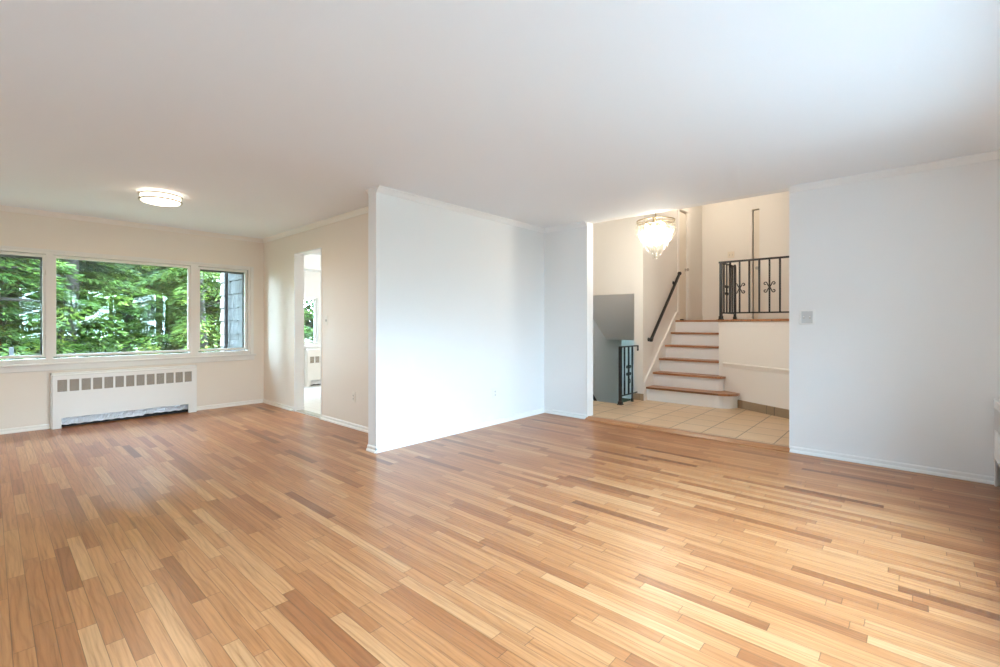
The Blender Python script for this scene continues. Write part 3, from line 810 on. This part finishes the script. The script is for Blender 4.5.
# wall handrails
def handrail(label, p0, p1, wall_y, wdir):
    p0, p1 = Vector(p0), Vector(p1); w = empty('handrail', p0); tag(w, label, 'handrail')
    d = p1 - p0; u = d.normalized(); n = Vector((0, 1, 0)).cross(u)
    m = MB().tube([Vector(), d], 0.023, 4, 0.0, up=(0, 1, 0)); m.build('rail', M['iron'], w)
    for a, s in ((Vector(), -1), (d, 1)):
        m = MB(); m.lathe([(0, -0.03), (0.024, -0.026), (0.034, 0), (0.024, 0.026), (0, 0.03)], a + u * (0.012 * s), 14); m.build('end_cap', M['iron'], w, True)
    for t in (0.055, 0.92):
        c = d * t
        wy = wall_y - p0.y
        m = MB(); m.tube([c, c + Vector((0, 0, -0.05)) - n * 0, Vector((c.x, wy * 0.6, c.z - 0.065)), Vector((c.x, wy, c.z - 0.065))], 0.010, 8)
        m.lathe([(0, 0.0), (0.030, 0.0), (0.026, wdir * 0.012), (0, wdir * 0.014)], (c.x, wy, c.z - 0.065), 14, 'Y')
        m.build('bracket', M['iron'], w, True)
handrail('black square iron handrail rising along the staircase wall', (6.67, 2.935, 0.945), (7.79, 2.935, 2.02), 3.008, -1)
handrail('black handrail sloping down into the stairwell', (6.15, 4.08, 0.70), (7.9, 4.08, -1.04), 4.149, -1)

# ------------------------------------------------------------------ upstairs doors
def knob(parent, c, axis, s):
    m = MB(); m.lathe([(0, 0), (0.026, 0), (0.026, s * 0.006), (0.010, s * 0.010), (0.010, s * 0.03), (0.024, s * 0.036), (0.028, s * 0.05), (0.020, s * 0.062), (0, s * 0.065)], c, 20, axis)
    m.build('door_knob', M['nickel'], parent, True)
d1 = empty('door_1', (8.165, 3.03, LZ)); struct(d1, 'narrow cream closet door at the top of the staircase', 'door')
MB().box(-0.20, 0.190, 0.002, 0.037, 0.022, 1.898, 0.003).build('door_panel', M['door'], d1)
knob(d1, (0.155, 0.002, 0.90), 'Y', -1)
MB().box(-0.204, 0.204, 0.045, 0.085, 0.0, 1.914).build('gap_shade_panel', M['dark'], d1)  # near-black sheet puts shade into the gap around the door
m = MB(); m.box(0.212, 0.285, -0.034, -0.02, 0.0, 1.925, 0.004); m.box(0.272, 0.288, -0.042, -0.0345, 0, 1.92); m.box(-0.20, 0.285, -0.034, -0.02, 1.925, 1.985, 0.004); m.box(-0.27, -0.20, -0.034, -0.02, 0.14, 1.925, 0.004)
m.build('casing', M['foyer'], d1)
d2 = empty('door_2', (HX, (DR0 + DR1) / 2, LZ)); struct(d2, 'cream upstairs door behind the landing railing', 'door')
MB().box(0.02, 0.055, -0.395, 0.388, 0.01, 1.965, 0.003).build('door_panel', M['door'], d2)
MB().box(0.058, 0.1, -0.41, 0.41, 0.0, 1.99).build('gap_shade_panel', M['dark'], d2)  # dark backing standing in for shade in the door gap
knob(d2, (0.02, 0.325, 0.93), 'X', -1)
m = MB(); m.box(-0.016, 0, 0.402, 0.475, 0, 1.98, 0.004); m.box(-0.016, 0, -0.475, 0.475, 1.98, 2.05, 0.004); m.box(-0.016, 0, -0.475, -0.402, 0, 1.98, 0.004)
m.build('casing', M['foyer'], d2)
struct(B(HX - 0.015, HX + 0.001, 2.225, 3.0, LZ, LZ + 0.08).box(8.46, HX - 0.01, 2.996, 3.01, LZ, LZ + 0.08).box(8.386, 8.4, 0.37, 1.88, LZ, LZ + 0.08).build('baseboard_hall', M['foyer']))

# ------------------------------------------------------------------ outlets and switches
def wall_plate(name, label, cat, c, n, wdt, hgt, kind, pm, grp=None):
    """c on wall surface; n = outward horizontal normal; local x along wall"""
    rz = math.atan2(n[1], n[0]) + PI / 2          # local -Y looks out
    w = empty(name, c, rz); tag(w, label, cat, grp)
    MB().box(-wdt / 2, wdt / 2, -0.007, 0.0, -hgt / 2, hgt / 2, 0.0025).build('cover_plate', pm, w)
    if kind == 'outlet':
        for s in (-1, 1):
            r = MB().box(-0.017, 0.017, -0.011, -0.007, s * 0.020 - 0.0145, s * 0.020 + 0.0145, 0.0018).build('receptacle', pm, w)
            m = MB(); z = s * 0.020
            m.box(-0.009, -0.006, -0.0122, -0.0108, z - 0.004, z + 0.007); m.box(0.005, 0.008, -0.0122, -0.0108, z - 0.004, z + 0.006); m.box(-0.003, 0.003, -0.0122, -0.0108, z - 0.011, z - 0.006)
            m.build('slot', M['slot'], r)
        MB().lathe([(0, -0.0085), (0.003, -0.008), (0.003, -0.006), (0, -0.006)], (0, 0, 0), 10, 'Y').build('screw', M['nickel'], w)
    else:
        if kind == 'double' and wdt > 0.118:
            MB().box(-0.043, 0.043, -0.0095, -0.0065, -0.054, 0.054, 0.002).build('inner_plate', M['greyplate'], w)
        xs = (0,) if kind == 'switch' else (-0.023, 0.023)
        for x in xs:
            MB().box(x - 0.006, x + 0.006, -0.0105, -0.0068, -0.013, 0.013).build('switch_slot', M['nickel'] if kind == 'double' else M['slot'], w)
            MB().box(x - 0.004, x + 0.004, -0.022, -0.007, 0.000, 0.010, 0.0015).build('toggle', pm, w)
            for s in (-1, 1):
                MB().lathe([(0, -0.0085), (0.003, -0.008), (0.003, -0.006), (0, -0.006)], (x, 0, s * 0.030), 10, 'Y').build('screw', M['nickel'], w)
    return w
wall_plate('wall_outlet', 'white duplex outlet low on the white partition wall', 'outlet', (3.977, YP, 0.366), (0, -1), 0.072, 0.116, 'outlet', M['plate'])
wall_plate('wall_outlet', 'ivory duplex outlet low on the cream dining wall', 'outlet', (XS, 4.70, 0.352), (-1, 0), 0.072, 0.116, 'outlet', M['ivory'])
wall_plate('light_switch', 'ivory single switch beside the narrow kitchen doorway', 'light switch', (XS, 5.33, 1.22), (-1, 0), 0.072, 0.116, 'switch', M['ivory'])
wall_plate('light_switch', 'white double switch plate on the long white wall by the foyer opening', 'light switch', (XR, 0.715, 1.24), (-1, 0), 0.120, 0.130, 'double', M['plate'])
wall_plate('light_switch', 'small double switch upstairs on the hall wall above the landing railing', 'light switch', (HX, 2.50, 2.45), (-1, 0), 0.115, 0.116, 'double', M['door'])

# ------------------------------------------------------------------ outside
GZ = -0.45
def ground(name, poly, z, mat, label, cat):
    struct(MB().prism(poly, z - 0.2, z).build(name, mat), label, cat)
ground('ground', [(-60, -60), (60, -60), (60, -0.75), (9.6, -0.75), (9.6, 8.66), (60, 8.66), (60, 70), (-60, 70)], GZ, M['grass'], 'shady lawn outside the dining window', 'lawn')
ground('ground_driveway', [(-30, 30), (30, 24), (30, 34), (-30, 42)], GZ + 0.03, M['gravel'], 'pale sunlit driveway beyond the trees', 'driveway')
struct(B(XL - 0.14, VX0 - 0.06, YW + 0.15, YW + 0.17, GZ, H + 0.2).build('wall_outside', M['shingle']))
# shingled wing wall (outer face at x = 2.6)
rows = MB(); rs = random.Random(11)
z = GZ; c = 0
while z < 2.7:
    y = 7.36
    while y < 8.66:
        wy = rs.uniform(0.11, 0.2); y1 = min(8.66, y + wy - 0.004)
        dz = rs.uniform(-0.008, 0.008)
        t0 = 0.020 + rs.uniform(0, 0.006)
        x = 2.62
        vs = [rows.bm.verts.new(p) for p in ((x - t0, y, z + dz), (x - t0, y1, z + dz), (x - 0.003, y1, z + 0.225), (x - 0.003, y, z + 0.225), (x + 0.01, y, z + dz), (x + 0.01, y1, z + dz), (x + 0.01, y1, z + 0.225), (x + 0.01, y, z + 0.225))]
        for q in ((0, 1, 2, 3), (4, 7, 6, 5), (0, 4, 5, 1), (1, 5, 6, 2), (2, 6, 7, 3), (3, 7, 4, 0)): rows.bm.faces.new([vs[i] for i in q])
        y += wy
    z += 0.21; c += 1
rows.box(2.625, 2.69, 7.40, 8.66, GZ, 2.75)
struct(rows.build('wall_shingled', M['shingle']), 'weathered grey shingled outside wall seen through the narrow window pane', 'siding')
dsp = MB().tube([(0, 0, 0), (0, 0, 3.1)], 0.028, 10)
d = dsp.build('downspout', M['pipe']); d.location = (2.555, 8.22, GZ); tag(d, 'dark vertical pipe on the grey shingled wall outside', 'pipe')
pst = MB().box(-0.024, 0.024, -0.024, 0.024, 0, 1.28, 0.004)
p_ = pst.build('fence_post', M['postwhite']); p_.location = (0.226, 9.9, GZ); tag(p_, 'short white post outside among the trees', 'post')
ground('ground_bounce_paving', [(0.3, -6.5), (12, -6.5), (12, -0.72), (0.3, -0.72)], GZ + 0.02, M['bounce_paving'], 'unseen paving added outside the living room window to bounce daylight', 'paving')  # unseen slab added to throw daylight up to the ceiling
struct(B(-0.2, 0.2, -6.0, YB - 0.15, GZ, 3.4).build('wall_light_blocker', M['shingle']))  # unseen wall added to keep slanting daylight off the right wall
# eaves over the windows, depth set to block sky light
struct(B(XL - 0.5, 2.6, YW + 0.15, YW + 1.15, H + 0.14, H + 0.26).build('roof_eave', M['frame']))
struct(B(XL - 0.5, 5.6, YB - 0.85, YB - 0.14, H + 0.14, H + 0.26).build('roof_eave_front', M['frame']))

def set_tone(me, tones):
    at = me.attributes.new('tone', 'FLOAT', 'FACE')
    at.data.foreach_set('value', tones)
def foliage_mesh(name, seed, style, h, rad, base, n_br, per, leaf, mat):
    """layered sprays of leaflets around a trunk axis. style: 'hemlock' or 'round'"""
    r = random.Random(seed)
    vs, fs, tn = [], [], []
    def leaflet(p, d, up, L, W, tone):
        s = d.cross(up).normalized() * W
        i = len(vs)
        n = up * (W * 0.5)
        vs.extend([p, p + d * (L * 0.5) + s - n, p + d * L, p + d * (L * 0.5) - s - n])
        fs.append((i, i + 1, i + 2, i + 3)); tn.append(tone)
    for b in range(n_br):
        t = (b + r.random()) / n_br
        z = base + (h - base) * t
        az = r.uniform(0, 2 * PI)
        if style == 'hemlock':
            L = rad * (1 - 0.72 * t) * r.uniform(0.65, 1.1); rise = r.uniform(-0.05, 0.25)
        else:
            L = rad * math.sqrt(max(0.05, 1 - (2 * t - 0.9) ** 2)) * r.uniform(0.45, 1.05); rise = r.uniform(-0.2, 0.7)
        tone = min(1, max(0, r.gauss(0.45, 0.2)))
        D = Vector((math.cos(az), math.sin(az), 0)); S = Vector((-D.y, D.x, 0))
        for k in range(per):
            q = r.uniform(0.12, 1) ** 0.8
            wid = (0.34 if style == 'hemlock' else 0.45) * L * (1 - 0.75 * q) + 0.05
            side = r.uniform(-1, 1)
            zz = rise * L * q - 0.34 * L * q * q - abs(side) * wid * 0.25 + r.gauss(0, 0.03 if style == 'hemlock' else 0.09)
            p = Vector((0, 0, z + zz)) + D * (L * q) + S * (side * wid)
            d = (D + S * (side * 1.2 + r.gauss(0, 0.3)) + Vector((0, 0, -0.35 + r.gauss(0, 0.25)))).normalized()
            up = (Vector((0, 0, 1)) + Vector((r.gauss(0, 0.35), r.gauss(0, 0.35), 0))).normalized()
            sz = leaf * r.uniform(0.7, 1.35)
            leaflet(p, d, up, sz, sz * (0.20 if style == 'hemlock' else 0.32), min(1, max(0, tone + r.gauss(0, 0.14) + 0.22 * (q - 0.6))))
    me = bpy.data.meshes.new(name)
    me.from_pydata(vs, [], fs); me.materials.append(mat); set_tone(me, tn)
    return me
def trunk_mesh(h, r0, seed):
    r = random.Random(seed); m = MB()
    m.tube([(r.gauss(0, 0.03) * i, r.gauss(0, 0.03) * i, h * i / 6) for i in range(7)], [r0 * (1 - 0.8 * i / 6) for i in range(7)], 10)
    for k in range(9):
        a = r.uniform(0, 2 * PI); z = h * r.uniform(0.3, 0.8)
        m.tube([(0, 0, z), (0.5 * math.cos(a), 0.5 * math.sin(a), z + 0.15), (1.0 * math.cos(a), 1.0 * math.sin(a), z + 0.12)], [r0 * 0.3, r0 * 0.2, r0 * 0.08], 6)
    o = m.build('trunk', M['bark'], None, True); me = o.data; bpy.data.objects.remove(o); return me
KINDS = {
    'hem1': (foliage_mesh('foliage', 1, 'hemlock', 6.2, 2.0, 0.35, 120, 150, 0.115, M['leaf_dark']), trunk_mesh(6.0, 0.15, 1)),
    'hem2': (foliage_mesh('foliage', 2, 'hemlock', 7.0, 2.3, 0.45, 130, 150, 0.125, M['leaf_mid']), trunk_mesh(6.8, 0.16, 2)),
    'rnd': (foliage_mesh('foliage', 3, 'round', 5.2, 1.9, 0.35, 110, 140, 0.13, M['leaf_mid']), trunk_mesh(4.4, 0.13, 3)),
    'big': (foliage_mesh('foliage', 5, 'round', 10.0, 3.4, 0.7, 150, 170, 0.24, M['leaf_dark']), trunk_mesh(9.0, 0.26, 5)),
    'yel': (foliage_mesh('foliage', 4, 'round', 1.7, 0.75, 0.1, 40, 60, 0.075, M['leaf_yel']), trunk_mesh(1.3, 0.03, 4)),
}
def tree(name, kind, x, y, s, rz, label, cat, group=None):
    w = empty(name, (x, y, GZ), rz); w.scale = (s, s, s); tag(w, label, cat, group)
    for nm, me in (('foliage', KINDS[kind][0]), ('trunk', KINDS[kind][1])):
        o = bpy.data.objects.new(nm, me); COL.objects.link(o); o.parent = w
TG = 'dense green trees outside the dining window'
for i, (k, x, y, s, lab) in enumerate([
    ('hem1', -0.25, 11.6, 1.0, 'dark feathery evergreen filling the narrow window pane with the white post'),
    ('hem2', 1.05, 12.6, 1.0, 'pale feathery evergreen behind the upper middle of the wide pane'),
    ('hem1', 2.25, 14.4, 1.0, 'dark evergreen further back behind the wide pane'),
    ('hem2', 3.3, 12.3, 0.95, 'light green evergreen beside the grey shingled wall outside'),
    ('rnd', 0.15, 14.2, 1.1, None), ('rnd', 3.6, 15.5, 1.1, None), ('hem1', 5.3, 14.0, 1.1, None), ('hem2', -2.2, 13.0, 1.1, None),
    ('big', 1.6, 20.0, 1.0, None), ('big', 5.6, 20.5, 1.0, None), ('big', -2.4, 20.0, 1.0, None), ('big', 9.5, 19.0, 1.0, None), ('big', 3.6, 26.0, 1.1, None), ('big', -0.4, 27.0, 1.1, None), ('rnd', -4.2, 10.0, 1.15, None), ('hem1', -6.6, 9.6, 1.2, None), ('big', -9.5, 12.0, 0.8, None)]):  # leftmost trees at the end of the list are unseen, added to block sky light
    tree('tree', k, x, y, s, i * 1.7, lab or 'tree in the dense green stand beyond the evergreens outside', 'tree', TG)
for i, (x, y, s) in enumerate([(0.92, 10.6, 0.62), (2.15, 11.2, 0.7), (4.9, 11.6, 1.1)]):
    tree('shrub', 'yel', x, y, s, i * 2.1, ['low yellow-green shrub near the edge of the wide pane beside the mullion', 'low yellow-green shrub below the evergreens near the shingled wall', 'yellow-green shrub outside the kitchen window'][i], 'shrub', 'yellow-green shrubs outside')
for i, (k, x, y, s) in enumerate([('rnd', 0.3, -12.4, 0.66), ('hem1', 1.5, -12.0, 0.66), ('rnd', 2.5, -12.6, 0.70), ('hem2', 3.7, -12.2, 0.62), ('rnd', 4.7, -12.6, 0.68), ('hem1', 5.8, -12.3, 0.66), ('rnd', 6.9, -12.6, 0.70), ('rnd', 8.4, -12.6, 0.68), ('hem2', 1.9, -14.5, 0.66), ('hem2', 4.4, -14.8, 0.66)]):
    tree('tree', k, x, y, s, i * 1.3 + 0.5, 'garden tree mirrored in the dining window glass', 'tree', 'trees mirrored in the dining window glass')
